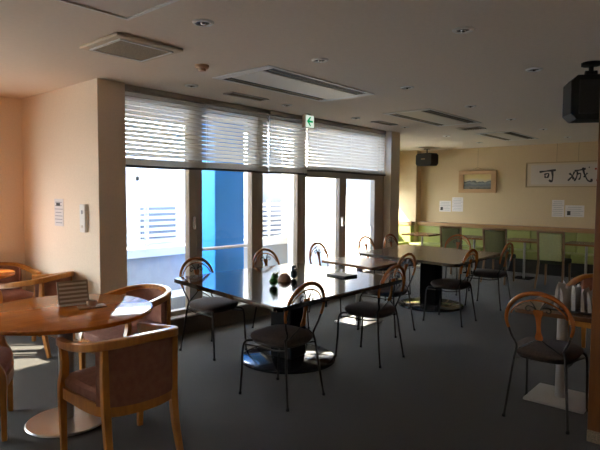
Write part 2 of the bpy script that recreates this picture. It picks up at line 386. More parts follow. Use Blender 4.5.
for s_ in (1, -1):
    v = m.verts([(-0.062, -0.031, -0.1025), (-0.005, -0.031, -0.1025+s_*0.056), (0.022, -0.031, -0.1025+s_*0.056), (-0.02, -0.031, -0.1025)]); m.bm.faces.new(v)
m.build('arrow', emis('exit_arrow', (0.0, 0.42, 0.13), 0.7), ex, smooth=False)
def speaker_cab(t, a, b, c, z):
    ch = 0.045
    poly = [(-a+ch, -c), (a-ch, -c), (a, -c+ch), (a, c-ch), (a-ch, c), (-a+ch, c), (-a, c-ch), (-a, -c+ch)]
    bm = MB(); n = len(poly)
    f0 = bm.verts([(x, -b, y+z) for x, y in poly]); f1 = bm.verts([(x, b, y+z) for x, y in poly])
    bm.bm.faces.new(f0); bm.bm.faces.new(f1[::-1])
    for i in range(n): bm.bm.faces.new([f0[i], f1[i], f1[(i+1) % n], f0[(i+1) % n]])
    return bm.build('cabinet', BLACK, t, bevel=0.006)
sp = thing('speaker', 'large black speaker hung from the ceiling at the right edge', 'speaker', (4.53, 1.00, H), -1.08)
MB().lathe([(0, 0), (0.07, 0), (0.07, -0.022), (0.02, -0.03), (0, -0.03)], 20).build('ceiling_plate', BLACK, sp)
MB().tube([(0, 0, -0.02), (0, 0, -0.07)], 0.018, 10, up=(0, 1, 0)).build('stem', BLACK, sp)
MB().tube([(-0.04, 0, -0.085), (0.04, 0, -0.085)], 0.026, 12).build('swivel_joint', BLACK, sp)
speaker_cab(sp, 0.165, 0.12, 0.165, -0.275)
BX(-0.11, 0.11, -0.128, -0.12, -0.40, -0.15).build('grille', mat('black_grille', (0.018, 0.018, 0.019), 0.7, var=0.4, scale=200), sp, bevel=0.01)
sb = thing('speaker', 'black speaker hung from the ceiling by the back wall, above the bench corner', 'speaker', (10.55, 5.50, H), -PI/2-0.25)
BX(-0.05, 0.05, -0.05, 0.05, -0.012, 0).build('ceiling_plate', BLACK, sb)
MB().tube([(0, 0, -0.01), (0, 0, -0.14)], 0.014, 8, up=(0, 1, 0)).build('stem', BLACK, sb)
speaker_cab(sb, 0.22, 0.12, 0.135, -0.235)
BX(-0.05, 0.06, -0.134, -0.13, -0.235, -0.215).build('name_badge', SILVER, sb)

# ---------------------------------------------------------------- blinds
def blind(x0, x1, zb, label, ph):
    t = thing('venetian_blind', label, 'blind', ((x0+x1)/2, 4.515, H), 0, 'venetian blinds over the window wall')
    a = (x1-x0)/2-0.006; L = zb-H
    BX(-a, a, -0.028, 0.028, -0.05, 0).build('head_rail', mat('head_rail', (0.42, 0.39, 0.35), 0.5), t, bevel=0.004)
    m = MB(); z = -0.075; zs = []
    while z > L+0.085: zs.append(z); z -= 0.0435
    while z > L+0.026: zs.append(z); z -= 0.0085
    for k, z in enumerate(zs):
        tilt = TILT if z > L+0.085 else 0.45
        nx = 10; secs = []
        for i in range(nx+1):
            x = -a+2*a*i/nx; dz = (0.006*math.sin(ph+x*3.1) if z < L+0.085 else 0.0015*math.sin(ph+x*2.3+k))
            row = []
            for q in (-1, -0.5, 0, 0.5, 1):
                c = 0.0252*q; bow = 0.004*(1-q*q)
                y = c*math.cos(tilt)-bow*math.sin(tilt); zz = c*math.sin(tilt)+bow*math.cos(tilt)
                row.append((x, y, z+zz+dz))
            secs.append(m.verts(row))
        for A, B in zip(secs, secs[1:]):
            for j in range(4): m.bm.faces.new([A[j], A[j+1], B[j+1], B[j]])
    m.build('slats', SLAT, t)
    pts = [(-a+2*a*i/24, 0, L+0.012+0.006*math.sin(ph+(-a+2*a*i/24)*3.1)) for i in range(25)]
    MB().sweep(pts, [(-0.026, -0.011), (0.026, -0.011), (0.026, 0.011), (-0.026, 0.011)]).build('bottom_rail', mat('dark_bottom_rail', (0.07, 0.055, 0.045), 0.5), t)
    n = 3 if a > 0.6 else 2
    for i in range(n):
        x = -a*0.82+2*a*0.82*i/(n-1)
        MB().tube([(x, -0.030, -0.05), (x, -0.030, L+0.02)], 0.0022, 6, up=(0, 1, 0)).build('ladder_cord', WHITE, t)
TILT = 0.98
blind(2.65, 4.585, 1.735, 'widest venetian blind, half lowered over the first two windows at the left pier', 0.4)
blind(4.60, 5.31, 1.735, 'narrow middle venetian blind, half lowered between the two wider ones', 1.5)
blind(5.325, 7.24, 1.79, 'venetian blind over the double glass door, beside the far pier', 2.6)
for x, l in ((4.59, 'white wavy pull cord hanging between the first and the narrow blind'), (5.317, 'white wavy pull cord hanging under the exit sign')):
    pts = [(x+0.006*math.sin(i*1.1), 4.475, 2.44-i*0.035) for i in range(18)]
    tag(MB().tube(pts, 0.004, 6, up=(0, 1, 0)).build('blind_cord', WHITE), l, 'cord', 'blind pull cords')

# ---------------------------------------------------------------- chairs with bent wood hoops
def make_bistro(label):
    t = thing('bistro_chair', label, 'chair')
    hw = lambda z: 0.0
    poly = []
    for i in range(40):
        a = 2*PI*i/40; c, s_ = math.cos(a), math.sin(a)
        k = 1/(abs(c)**3.2+abs(s_)**3.2)**(1/3.2)
        wx = 0.205-0.022*(1-(s_*k+1)/2)
        poly.append((c*k*wx, s_*k*0.205))
    m = MB(); n = 40; rings = []
    for kk, z in ((0.95, 0.420), (1.0, 0.432), (1.02, 0.446), (1.0, 0.460), (0.93, 0.472), (0.7, 0.480), (0.35, 0.484)):
        rings.append(m.verts([(x*kk, y*kk, z) for x, y in poly]))
    m.bm.faces.new(rings[0][::-1]); m.bm.faces.new(rings[-1])
    for A, B in zip(rings, rings[1:]):
        for i in range(n): m.bm.faces.new([A[i], A[(i+1) % n], B[(i+1) % n], B[i]])
    m.build('seat', SEATB, t)
    m = MB(); m.tube([(x*0.9, y*0.9, 0.413) for x, y in poly], 0.009, 8, closed=True)
    m.build('seat_ring', IRON, t)
    for sx in (-1, 1):
        p = bez([(sx*0.145, 0.150, 0.412), (sx*0.183, 0.196, 0.405), (sx*0.196, 0.216, 0.345), (sx*0.199, 0.224, 0.18), (sx*0.203, 0.238, 0.0)])
        l = MB().tube(p, 0.0085, 8, up=(0, 1, 0.01)).build('leg', IRON, t)
        MB().lathe([(0, 0), (0.012, 0), (0.012, 0.014), (0.009, 0.02), (0, 0.02)], 10, (sx*0.203, 0.238, 0)).build('foot_cap', BLACK, l)
        p = bez([(sx*0.150, -0.165, 0.47), (sx*0.160, -0.182, 0.40), (sx*0.175, -0.200, 0.25), (sx*0.198, -0.236, 0.0)])
        l = MB().tube(p, 0.0085, 8, up=(0, 1, 0.01)).build('leg', IRON, t)
        MB().lathe([(0, 0), (0.012, 0), (0.012, 0.014), (0.009, 0.02), (0, 0.02)], 10, (sx*0.198, -0.236, 0)).build('foot_cap', BLACK, l)
        m = MB().tube(bez([(sx*0.160, -0.182, 0.40), (sx*0.15, -0.06, 0.375), (sx*0.155, 0.08, 0.378), (sx*0.188, 0.205, 0.38)], 6), 0.006, 6)
        m.build('side_brace', IRON, t)
    by = lambda z: -0.178-0.20*(z-0.46)                     # lean of the back
    arch = []
    for i in range(33):
        a = PI*(-0.12+1.24*i/32)
        zc = 0.665; z = zc+0.195*math.sin(a) if a >= 0 and a <= PI else zc+0.16*math.sin(a)
        x = 0.205*math.cos(a); arch.append((x, by(z), z))
    sec = [(0.0135*math.cos(2*PI*i/10), 0.0135*math.sin(2*PI*i/10)) for i in range(10)]
    sc = [0.72+0.42*math.sin(PI*i/32) for i in range(33)]
    MB().sweep(arch, sec, (0, 1, 0), scale=sc).build('back_hoop', HOOPW, t)
    e = arch[0]
    for sx in (-1, 1):
        p = bez([(sx*e[0], e[1], e[2]), (sx*0.176, by(0.555), 0.555), (sx*0.148, by(0.50), 0.50), (sx*0.150, -0.168, 0.462)], 6)
        MB().tube(p, 0.0075, 8, up=(0, 1, 0.01)).build('back_rod', IRON, t)
    inn = []
    for i in range(25):
        a = PI*(0.10+0.80*i/24); inn.append((0.182*math.cos(a), by(0.66+0.155*math.sin(a)), 0.66+0.155*math.sin(a)))
    MB().tube(inn, 0.006, 8, up=(0, 1, 0)).build('inner_arch', HOOPW, t)
    # vase-shaped splat
    m = MB(); prof = [(0.545, 0.020), (0.565, 0.026), (0.60, 0.015), (0.65, 0.013), (0.70, 0.020), (0.735, 0.032), (0.752, 0.028)]
    F = [m.verts([(-wd, by(z)-0.006, z), (wd, by(z)-0.006, z), (wd, by(z)+0.006, z), (-wd, by(z)+0.006, z)]) for z, wd in prof]
    m.bm.faces.new(F[0][::-1]); m.bm.faces.new(F[-1])
    for A, B in zip(F, F[1:]):
        for j in range(4): m.bm.faces.new([A[j], A[(j+1) % 4], B[(j+1) % 4], B[j]])
    sp_ = m.build('splat', HOOPW, t, bevel=0.003)
    for sx in (-1, 1):
        q = [(0, 0.735), (0.03, 0.765), (0.062, 0.772), (0.078, 0.752), (0.062, 0.736), (0.048, 0.748)]
        MB().tube(bez([(sx*x, by(z), z) for x, z in q], 6), 0.0042, 6, up=(0, 1, 0.01)).build('scroll', IRON, sp_)
        q = [(0.008, 0.74), (0.030, 0.785), (0.055, 0.812)]
        MB().tube(bez([(sx*x, by(z), z) for x, z in q], 6), 0.0042, 6, up=(0, 1, 0.01)).build('scroll', IRON, sp_)
        q = [(0.006, 0.555), (0.045, 0.525), (0.085, 0.50), (0.130, 0.468)]
        MB().tube(bez([(sx*x, by(z), z) for x, z in q], 6), 0.0045, 6, up=(0, 1, 0.01)).build('scroll', IRON, sp_)
    return t
BG = 'bentwood hoop-backed chairs'
bis = [
 (2.80, 2.60, 0.0, 'hoop-backed iron chair in front of the black table, nearest the camera at its near corner'),
 (4.00, 2.62, 0.0, 'hoop-backed iron chair on the near side of the black table at its right-hand corner'),
 (3.17, 3.84, PI+0.05, 'hoop-backed iron chair by the window at the left end of the black table'),
 (4.20, 3.93, PI, 'hoop-backed iron chair with only its arch showing behind the black table, before the blue column'),
 (5.24, 3.99, PI+0.10, 'hoop-backed iron chair behind the small wooden table, in front of the door'),
 (6.52, 4.13, PI, 'hoop-backed iron chair behind the brown table, the one closer to the glass door'),
 (7.17, 4.10, PI, 'hoop-backed iron chair against the far pier, behind the corner of the brown table'),
 (4.93, 3.02, 0.0, 'hoop-backed iron chair on the room side of the small wooden table'),
 (5.81, 2.69, 0.0, 'hoop-backed iron chair at the near corner of the brown table, its whole seat in view'),
 (6.97, 2.68, 0.0, 'hoop-backed iron chair at the right end of the brown table, before the middle green chair'),
 (7.60, 3.52, PI/2, 'hoop-backed iron chair whose arch shows over the far edge of the brown table'),
 (3.75, 1.03, -PI/2, 'hoop-backed iron chair at the right front, beside the white-based table'),
]
B0 = make_bistro(bis[0][3]); B0.location = (bis[0][0], bis[0][1], 0); B0['group'] = BG
for x, y, rz, l in bis[1:]: dup(B0, (x, y, 0), rz, l)

# ---------------------------------------------------------------- tub armchairs
def make_tub(label):
    t = thing('tub_armchair', label, 'armchair'); t['group'] = 'wooden tub armchairs'
    half = [(0.283, 0.265, 0.645), (0.298, 0.14, 0.652), (0.300, 0.0, 0.668), (0.283, -0.13, 0.688), (0.225, -0.235, 0.708), (0.12, -0.285, 0.720), (0, -0.298, 0.724)]
    path = bez(half + [(-x, y, z) for x, y, z in half[-2::-1]], 6)
    sec = [(-0.024, -0.021), (-0.018, -0.027), (0.018, -0.027), (0.024, -0.021), (0.024, 0.014), (0.016, 0.021), (-0.016, 0.021), (-0.024, 0.014)]
    MB().sweep(path, sec).build('arm_rail', HONEY, t)
    def post(pts, s0, name='leg'):
        p = bez(pts, 6); n = len(p)
        sc = [0.75+0.5*math.sin(PI*min(1, max(0, 0.12+0.76*i/(n-1)))) if True else 1 for i in range(n)]
        MB().sweep(p, [(-0.019, -0.016), (0.019, -0.016), (0.019, 0.016), (-0.019, 0.016)], (0, 1, 0.02), scale=sc).build(name, HONEY, t, bevel=0.004)
    for sx in (-1, 1):
        post([(sx*0.281, 0.255, 0.64), (sx*0.278, 0.215, 0.56), (sx*0.276, 0.225, 0.47), (sx*0.276, 0.262, 0.385), (sx*0.276, 0.262, 0.22), (sx*0.272, 0.262, 0.0)], 1)
        post([(sx*0.236, -0.222, 0.715), (sx*0.233, -0.215, 0.55), (sx*0.228, -0.215, 0.38), (sx*0.228, -0.235, 0.2), (sx*0.235, -0.285, 0.0)], 1)
    # apron and seat
    base = [(0.265, 0.255), (0.272, 0.10), (0.262, -0.08), (0.225, -0.20), (0.12, -0.252), (0, -0.266), (-0.12, -0.252), (-0.225, -0.20), (-0.262, -0.08), (-0.272, 0.10), (-0.265, 0.255), (-0.14, 0.285), (0, 0.293), (0.14, 0.285)]
    lp = [Vector((x, y, 0)) for x, y in base]; P = lp+lp+lp; sm_ = bez(P, 4)[len(lp)*4:len(lp)*8]
    m = MB(); m.sweep([(p.x, p.y, 0.352) for p in sm_], [(-0.011, -0.032), (0.011, -0.032), (0.011, 0.032), (-0.011, 0.032)], closed=True)
    m.build('apron', HONEY, t)
    m = MB(); R = []
    for k, z in ((0.93, 0.36), (0.985, 0.388), (1.0, 0.410), (0.985, 0.435), (0.92, 0.452), (0.7, 0.462), (0.3, 0.466)):
        R.append(m.verts([(p.x*k, p.y*k, z) for p in sm_]))
    n = len(sm_); m.bm.faces.new(R[0]); m.bm.faces.new(R[-1])
    for A, B in zip(R, R[1:]):
        for i in range(n): m.bm.faces.new([A[i], A[(i+1) % n], B[(i+1) % n], B[i]])
    m.build('seat_cushion', ROSE, t)
    # padded back, curved between the rear posts
    m = MB(); mid = bez(half + [(-x, y, z) for x, y, z in half[-2::-1]], 6)
    arc = [p for p in mid if p.y < -0.165]
    def ring(p, o):
        d = Vector((p.x, p.y+0.0)); d.normalize(); return [(p.x*0.965-d.x*o*1, p.y*0.965-d.y*o, z) for z in (0.375, 0.45, 0.58, p.z-0.012)]
    outer = [m.verts(ring(p, -0.002)) for p in arc]; inner = [m.verts([(x, y, z) for (x, y, z), b in zip(ring(p, 0.034), (0, 0, 0, 0))]) for p in arc]
    for A, B in zip(outer, outer[1:]):
        for j in range(3): m.bm.faces.new([A[j], B[j], B[j+1], A[j+1]])
    for A, B in zip(inner, inner[1:]):
        for j in range(3): m.bm.faces.new([A[j], A[j+1], B[j+1], B[j]])
    for i in range(len(arc)-1):
        m.bm.faces.new([outer[i][0], inner[i][0], inner[i+1][0], outer[i+1][0]]); m.bm.faces.new([outer[i][3], outer[i+1][3], inner[i+1][3], inner[i][3]])
    for k in (0, -1):
        for j in range(3): m.bm.faces.new([outer[k][j], outer[k][j+1], inner[k][j+1], inner[k][j]])
    m.build('back_pad', ROSE, t)
    return t
T0 = make_tub('wooden tub armchair with rose seat, its back to the camera at the left front'); T0.location = (1.56, 2.69, 0); T0.rotation_euler.z = -0.05; T0.scale = (0.88, 0.94, 1)
for x, y, rz, l in ((2.16, 3.62, 1.70, 'wooden tub armchair on the window side of the round table, beside the pier'),
                    (2.08, 5.08, 0.51, 'wooden tub armchair behind the round table, dark against the sunlit alcove wall'),
                    (2.04, 5.79, PI, 'sunlit wooden tub armchair in the alcove corner against the wall'),
                    (1.03, 3.66, -PI/2-0.42, 'wooden tub armchair cut by the left edge, at the left of the near round table'),
                    (5.40, 1.02, PI/2, 'wooden tub armchair whose orange rail shows behind the grey sheets at the right edge')):
    dup(T0, (x, y, 0), rz, l)

# ---------------------------------------------------------------- tables
def round_table(x, y, r, label):
    t = thing('round_table', label, 'table', (x, y, 0), 0, 'round wooden tables')
    MB().lathe([(0, 0.703), (r-0.02, 0.703), (r-0.003, 0.711), (r, 0.721), (r-0.003, 0.731), (r-0.012, 0.735), (0, 0.735)], 72).build('tabletop', WOODTOP, t)
    MB().lathe([(0, 0.02), (0.045, 0.02), (0.045, 0.69), (0.10, 0.703), (0, 0.703)], 32).build('column', STEELP, t)
    MB().lathe([(0, 0), (0.243, 0), (0.248, 0.006), (0.240, 0.014), (0.06, 0.032), (0, 0.033)], 56).build('base', CHROME, t)
    return t
round_table(1.53, 3.33, 0.545, 'round glossy wooden table at the left front with a steel disc base')
round_table(1.60, 5.45, 0.40, 'round wooden table in the sunlit alcove, cut by the left edge')
def quad_table(name, poly, z, th, m_, label, cx, cy, ped, base_r, base_m, rot):
    t = thing(name, label, 'table', (cx, cy, 0), 0)
    q = roundpoly([(x-cx, y-cy) for x, y in poly], 0.07)
    MB().prism(q, z-th, z, 0.0008).build('tabletop', m_, t)
    R = Matrix.Rotation(rot, 4, 'Z')
    BX(-ped, ped, -ped, ped, 0.03, z-th, R).build('pedestal', PEDB, t, bevel=0.01)
    MB().lathe([(0, 0), (base_r, 0), (base_r, 0.016), (base_r-0.015, 0.026), (0, 0.03)], 64).build('base', base_m, t)
    return t
quad_table('dining_table', [(2.49, 2.35), (4.14, 2.35), (4.32, 3.80), (2.75, 3.90)], 0.735, 0.035, LACQ, 'large square black glossy table with a round polished base in the middle of the room', 3.47, 3.15, 0.115, 0.43, BLKBASE, 0.1)
quad_table('dining_table', [(5.39, 2.44), (6.91, 2.50), (7.12, 4.03), (5.60, 3.88)], 0.735, 0.035, BROWNTOP, 'large square brown table farther back with a black box pedestal', 6.46, 3.27, 0.115, 0.43, BLKBASE, 0.1)
def small_table(x0, x1, y0, y1, m_, label, bx, by_, post_m, base_m, pr, bs, skew=0.0, name='small_table', zt=0.70):
    t = thing(name, label, 'table', (bx, by_, 0))
    q = roundpoly([(x0-bx, y0-by_), (x1-bx, y0-by_), (x1-bx+skew, y1-by_), (x0-bx+skew, y1-by_)], 0.02, 4)
    MB().prism(q, zt-0.028, zt, 0.003).build('tabletop', m_, t)
    MB().tube([(0, 0, 0.01), (0, 0, zt-0.028)], pr, 24, up=(0, 1, 0)).build('post', post_m, t)
    BX(-bs, bs, -bs, bs, 0, 0.018).build('base', base_m, t, bevel=0.005)
    return t
small_table(4.54, 5.14, 2.97, 3.74, WOODTAB, 'small rectangular wooden table with a square steel base beyond the black table', 5.03, 3.46, STEELP, CHROME, 0.035, 0.20, 0.13, zt=0.735)
small_table(3.72, 4.42, 0.42, 1.25, mat('dark_wood_top', (0.14, 0.055, 0.02), 0.3, var=0.2, scale=6, stretch=(8, 1, 1)), 'dark wooden table with a pale square base at the right front', 4.10, 1.03, WHITEP, mat('pale_base', (0.42, 0.40, 0.38), 0.4), 0.036, 0.20)
for y, l in ((5.15, 'narrow bench table farthest left, before the sunlit bench corner'), (4.05, 'narrow bench table between the first and middle green chairs'),
             (3.12, 'narrow bench table between the middle and the brightest green chairs'), (2.12, 'narrow bench table right of the brightest green chair')):
    t = small_table(9.42, 10.06, y-0.31, y+0.31, WOODTAB, l, 9.74, y, STEELP, BLKBASE, 0.02, 0.15, 0, 'bench_table'); t['group'] = 'tables along the green bench'
    t.location.z = 0.0

# ---------------------------------------------------------------- bench and green chairs
bn = thing('bench', 'long lime green upholstered bench with a wooden ledge along the back wall', 'bench', (10.95, 3.7, 0))
BX(-0.50, -0.03, -2.0, 2.12, 0.0, 0.27).build('plinth', DARK, bn)
m = MB()
for i in range(5): m.box(-0.56, -0.14, -2.0+i*0.825, -2.0+i*0.825+0.817, 0.27, 0.43)
m.build('seat_cushions', GREEN, bn, bevel=0.02, seg=3)
m = MB()
for i in range(5): m.box(-0.15, -0.03, -2.0+i*0.825, -2.0+i*0.825+0.817, 0.40, 0.80)
m.build('back_cushions', GREEN, bn, bevel=0.018, seg=3)
BX(-0.17, -0.012, -2.0, 2.13, 0.80, 0.885).build('ledge', RAILW, bn, bevel=0.006)
b2 = thing('bench', 'short lime green bench return along the bay window, lit by the sun', 'bench', (10.0, 6.48, 0))
BX(-0.7, 0.72, -0.50, 0.0, 0, 0.27).build('plinth', DARK, b2)
BX(-0.7, 0.60, -0.54, -0.10, 0.27, 0.43).build('seat_cushions', GREEN, b2, bevel=0.02, seg=3)
BX(-0.7, 0.60, -0.11, 0.0, 0.40, 0.80).build('back_cushions', GREEN, b2, bevel=0.018, seg=3)
BX(0.60, 0.73, -0.60, 0.0, 0.40, 0.80).build('end_cushion', GREEN, b2, bevel=0.018, seg=3)
BX(0.58, 0.735, -0.61, 0.0, 0.80, 0.885).build('ledge', RAILW, b2, bevel=0.006)
def make_green(label, gm):
    t = thing('upholstered_chair', label, 'chair'); t['group'] = 'green upholstered chairs'
    R = Matrix.Translation((0, -0.205, 0.46)) @ Matrix.Rotation(0.13, 4, 'X')
    BX(-0.165, 0.165, -0.026, 0.026, 0.0, 0.44, R).build('back_panel', gm, t, bevel=0.016, seg=3)
    m = MB()
    for sx in (-1, 1):
        m.sweep([R @ Vector((sx*0.185, 0, -0.06)), R @ Vector((sx*0.190, 0, 0.46))], [(-0.016, -0.017), (0.016, -0.017), (0.016, 0.017), (-0.016, 0.017)], (0, 1, 0))
    m.sweep([R @ Vector((-0.200, 0, 0.462)), R @ Vector((0.200, 0, 0.462))], [(-0.017, -0.016), (0.017, -0.016), (0.017, 0.016), (-0.017, 0.016)])
    m.build('back_frame', CHAIRW, t, bevel=0.005)
    BX(-0.205, 0.205, -0.19, 0.225, 0.40, 0.475).build('seat', GREEND, t, bevel=0.02, seg=3)
    for sx in (-1, 1):
        MB().sweep([(sx*0.185, -0.205, 0.42), (sx*0.19, -0.225, 0.25), (sx*0.20, -0.30, 0.0)], [(-0.016, -0.017), (0.016, -0.017), (0.016, 0.017), (-0.016, 0.017)], (0, 1, 0), scale=[1, 1, 0.75]).build('leg', CHAIRW, t, bevel=0.004)
        MB().sweep([(sx*0.18, 0.195, 0.42), (sx*0.185, 0.20, 0.0)], [(-0.017, -0.017), (0.017, -0.017), (0.017, 0.017), (-0.017, 0.017)], (0, 1, 0), scale=[1, 0.75]).build('leg', CHAIRW, t, bevel=0.004)
    return t
G0 = make_green('green upholstered chair farthest back, below the painting', GREENF); G0.location = (9.10, 4.12, 0); G0.rotation_euler.z = -PI/2
dup(G0, (9.08, 3.32, 0), -PI/2, 'green upholstered chair in the middle of the three along the bench')
G1 = dup(G0, (9.06, 2.43, 0), -PI/2, 'brightest lime green upholstered chair, under the calligraphy')
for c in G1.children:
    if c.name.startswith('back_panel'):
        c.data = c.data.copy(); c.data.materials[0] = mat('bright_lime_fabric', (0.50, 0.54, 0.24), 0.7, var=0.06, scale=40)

# ---------------------------------------------------------------- things on the walls
def facing_minus_x(t): t.rotation_euler.z = -PI/2; return t   # local -Y looks along world -X
pt = facing_minus_x(thing('framed_painting', 'small landscape painting in a pale wooden frame on the back wall', 'painting', (10.95, 4.51, 1.78)))
m = MB()
for q in ((-0.41, 0.41, 0.155, 0.235), (-0.41, 0.41, -0.235, -0.155), (-0.41, -0.30, -0.155, 0.155), (0.30, 0.41, -0.155, 0.155)): m.box(q[0], q[1], -0.045, -0.005, q[2], q[3])
m.build('frame', mat('pale_frame', (0.46, 0.28, 0.13), 0.5), pt, bevel=0.004)
def paint_nodes():
    mm = bpy.data.materials.new('landscape_paint'); mm.use_nodes = True; nt = mm.node_tree; b = nt.nodes['Principled BSDF']; b.inputs['Roughness'].default_value = 0.6
    tc = nt.nodes.new('ShaderNodeTexCoord'); sx = nt.nodes.new('ShaderNodeSeparateXYZ'); nt.links.new(tc.outputs['Object'], sx.inputs[0])
    n = nt.nodes.new('ShaderNodeTexNoise'); n.inputs['Scale'].default_value = 9; n.inputs['Detail'].default_value = 6; nt.links.new(tc.outputs['Object'], n.inputs[0])
    ad = nt.nodes.new('ShaderNodeMath'); ad.operation = 'MULTIPLY_ADD'; ad.inputs[1].default_value = 0.14; nt.links.new(n.outputs[0], ad.inputs[0]); nt.links.new(sx.outputs['Z'], ad.inputs[2])
    mr = nt.nodes.new('ShaderNodeMapRange'); mr.inputs[1].default_value = -0.10; mr.inputs[2].default_value = 0.24; nt.links.new(ad.outputs[0], mr.inputs[0])
    cr = nt.nodes.new('ShaderNodeValToRGB'); nt.links.new(mr.outputs[0], cr.inputs[0]); el = cr.color_ramp.elements
    el[0].position = 0; el[0].color = (0.05, 0.05, 0.045, 1); el[1].position = 1; el[1].color = (0.55, 0.42, 0.16, 1)
    for p, c in ((0.15, (0.16, 0.16, 0.13)), (0.28, (0.10, 0.12, 0.13)), (0.42, (0.22, 0.24, 0.22)), (0.50, (0.06, 0.08, 0.07)), (0.55, (0.55, 0.50, 0.36)), (0.72, (0.62, 0.50, 0.22))):
        e = el.new(p); e.color = (*c, 1)
    nt.links.new(cr.outputs[0], b.inputs['Base Color']); return mm
BX(-0.30, 0.30, -0.022, -0.005, -0.155, 0.155).build('canvas', paint_nodes(), pt, smooth=False)
m = MB()
for s_ in (-1, 1): m.tube([(s_*0.18, -0.02, 0.235), (0.0, -0.02, 0.30)], 0.003, 6)
m.tube([(0, -0.02, 0.30), (0, -0.02, 0.70)], 0.003, 6, up=(0, 1, 0)); m.build('hanging_wire', mat('wire', (0.25, 0.2, 0.13), 0.5, 0.5), pt)
cg = facing_minus_x(thing('calligraphy_frame', 'wide framed calligraphy with black brush characters on the back wall', 'calligraphy', (10.95, 2.76, 1.90)))
m = MB()
for q in ((-0.76, 0.76, 0.225, 0.245), (-0.76, 0.76, -0.245, -0.225), (-0.76, -0.74, -0.225, 0.225), (0.74, 0.76, -0.225, 0.225)): m.box(q[0], q[1], -0.035, -0.005, q[2], q[3])
m.build('frame', mat('thin_gold_frame', (0.40, 0.30, 0.16), 0.4), cg, bevel=0.002)
BX(-0.74, 0.74, -0.018, -0.005, -0.225, 0.225).build('paper_mount', mat('mount_silk', (0.60, 0.50, 0.36), 0.8), cg, smooth=False)
sh = BX(-0.66, 0.56, -0.022, -0.018, -0.185, 0.19).build('paper_sheet', mat('aged_paper', (0.58, 0.52, 0.46), 0.8), cg, smooth=False)
def brush(m, pts, r, y=-0.024):
    p = bez([(x, 0, z) for x, z in pts], 5); n = len(p)
    L_, R_ = [], []
    for i, q in enumerate(p):
        a = p[max(0, i-1)]; b = p[min(n-1, i+1)]; d = (b-a).normalized(); k = r*(0.95+0.7*math.cos(i/(n-1)*PI*1.2)**2)
        nx, nz = -d.z*k, d.x*k
        L_.append((q.x+nx, q.z+nz)); R_.append((q.x-nx, q.z-nz))
    f = [m.verts([(x, yy, z) for x, z in (l, rr)]) for yy in (y, -0.0221) for l, rr in zip(L_, R_)]
    A, B = f[:n], f[n:]
    for i in range(n-1):
        m.bm.faces.new([A[i][0], A[i][1], A[i+1][1], A[i+1][0]])
        m.bm.faces.new([A[i][0], A[i+1][0], B[i+1][0], B[i][0]]); m.bm.faces.new([A[i][1], B[i][1], B[i+1][1], A[i+1][1]])
m = MB()
for st, r in (([(-0.50, 0.055), (-0.36, 0.072), (-0.20, 0.085)], 0.013), ([(-0.40, 0.02), (-0.39, -0.06)], 0.010), ([(-0.40, 0.01), (-0.33, 0.02), (-0.345, -0.06)], 0.010),
              ([(-0.39, -0.055), (-0.345, -0.05)], 0.009), ([(-0.265, 0.07), (-0.255, -0.05), (-0.27, -0.13), (-0.32, -0.105)], 0.013)):
    brush(m, st, r)
m.build('brush_character', INK, cg, smooth=False)
m = MB()
for st, r in (([(0.04, 0.02), (0.09, -0.03), (0.12, -0.10)], 0.012), ([(0.13, 0.05), (0.09, -0.04), (0.02, -0.12)], 0.010), ([(0.13, 0.06), (0.24, 0.08), (0.32, 0.10)], 0.012), ([(0.18, 0.05), (0.17, -0.05), (0.13, -0.13)], 0.010),
              ([(0.18, 0.0), (0.235, 0.01), (0.225, -0.08), (0.20, -0.10)], 0.009), ([(0.27, 0.12), (0.30, 0.0), (0.36, -0.12), (0.42, -0.135), (0.42, -0.09)], 0.012), ([(0.35, 0.02), (0.29, -0.06)], 0.009), ([(0.37, 0.13), (0.385, 0.115)], 0.008)):
    brush(m, st, r)
m.build('brush_character', INK, cg, smooth=False)
m = MB(); m.box(0.47, 0.505, -0.024, -0.0221, 0.075, 0.11); m.box(0.50, 0.535, -0.024, -0.0221, -0.135, -0.10)
m.build('seal', mat('seal_red', (0.30, 0.05, 0.03), 0.8), cg, smooth=False)
m = MB()
for s_ in (-1, 1): m.tube([(s_*0.19, -0.02, 0.245), (s_*0.19, -0.02, 0.595)], 0.003, 6, up=(0, 1, 0))
m.build('hanging_wire', mat('wire', (0.25, 0.2, 0.13), 0.5, 0.5), cg)
def notice(x, y, z, wd, hg, label, lines, face, dark=None):
    t = thing('paper_notice', label, 'notice', (x, y, z)); t.rotation_euler.z = face
    BX(-wd/2, wd/2, -0.004, -0.001, -hg/2, hg/2).build('sheet', PAPER, t, smooth=False)
    m = MB(); 
    for i in range(lines):
        zz = hg/2-hg*(i+1)/(lines+1); k = 0.36+0.05*((i*7) % 3); m.box(-wd*k, wd*(k-0.06*(i % 2)), -0.006, -0.0041, zz-0.004, zz+0.004)
    m.build('printed_lines', GREYINK, t, smooth=False)
    if dark: BX(dark[0], dark[1], -0.0065, -0.0041, dark[2], dark[3]).build('printed_picture', INK, t, smooth=False)
    return t
notice(10.95, 5.24, 1.245, 0.27, 0.24, 'square white notice with a dark picture, lower left under the painting', 6, -PI/2, (-0.11, -0.05, -0.09, -0.02))
notice(10.95, 4.95, 1.29, 0.25, 0.31, 'white notice under the left end of the painting, taller of the pair', 8, -PI/2)
notice(10.95, 2.905, 1.245, 0.22, 0.33, 'tall white notice under the calligraphy, left of the pair', 8, -PI/2)
notice(10.95, 2.61, 1.20, 0.33, 0.22, 'wide white notice with a dark picture under the calligraphy, right of the pair', 5, -PI/2, (-0.13, -0.07, -0.08, 0.0))
notice(2.37, 5.24, 1.29, 0.19, 0.27, 'narrow white notice on the sunlit alcove wall', 7, -PI/2, (-0.05, 0.03, 0.065, 0.095))
ip = thing('intercom', 'slim white intercom panel on the alcove wall beside the notice', 'intercom', (2.37, 4.70, 1.25)); ip.rotation_euler.z = -PI/2
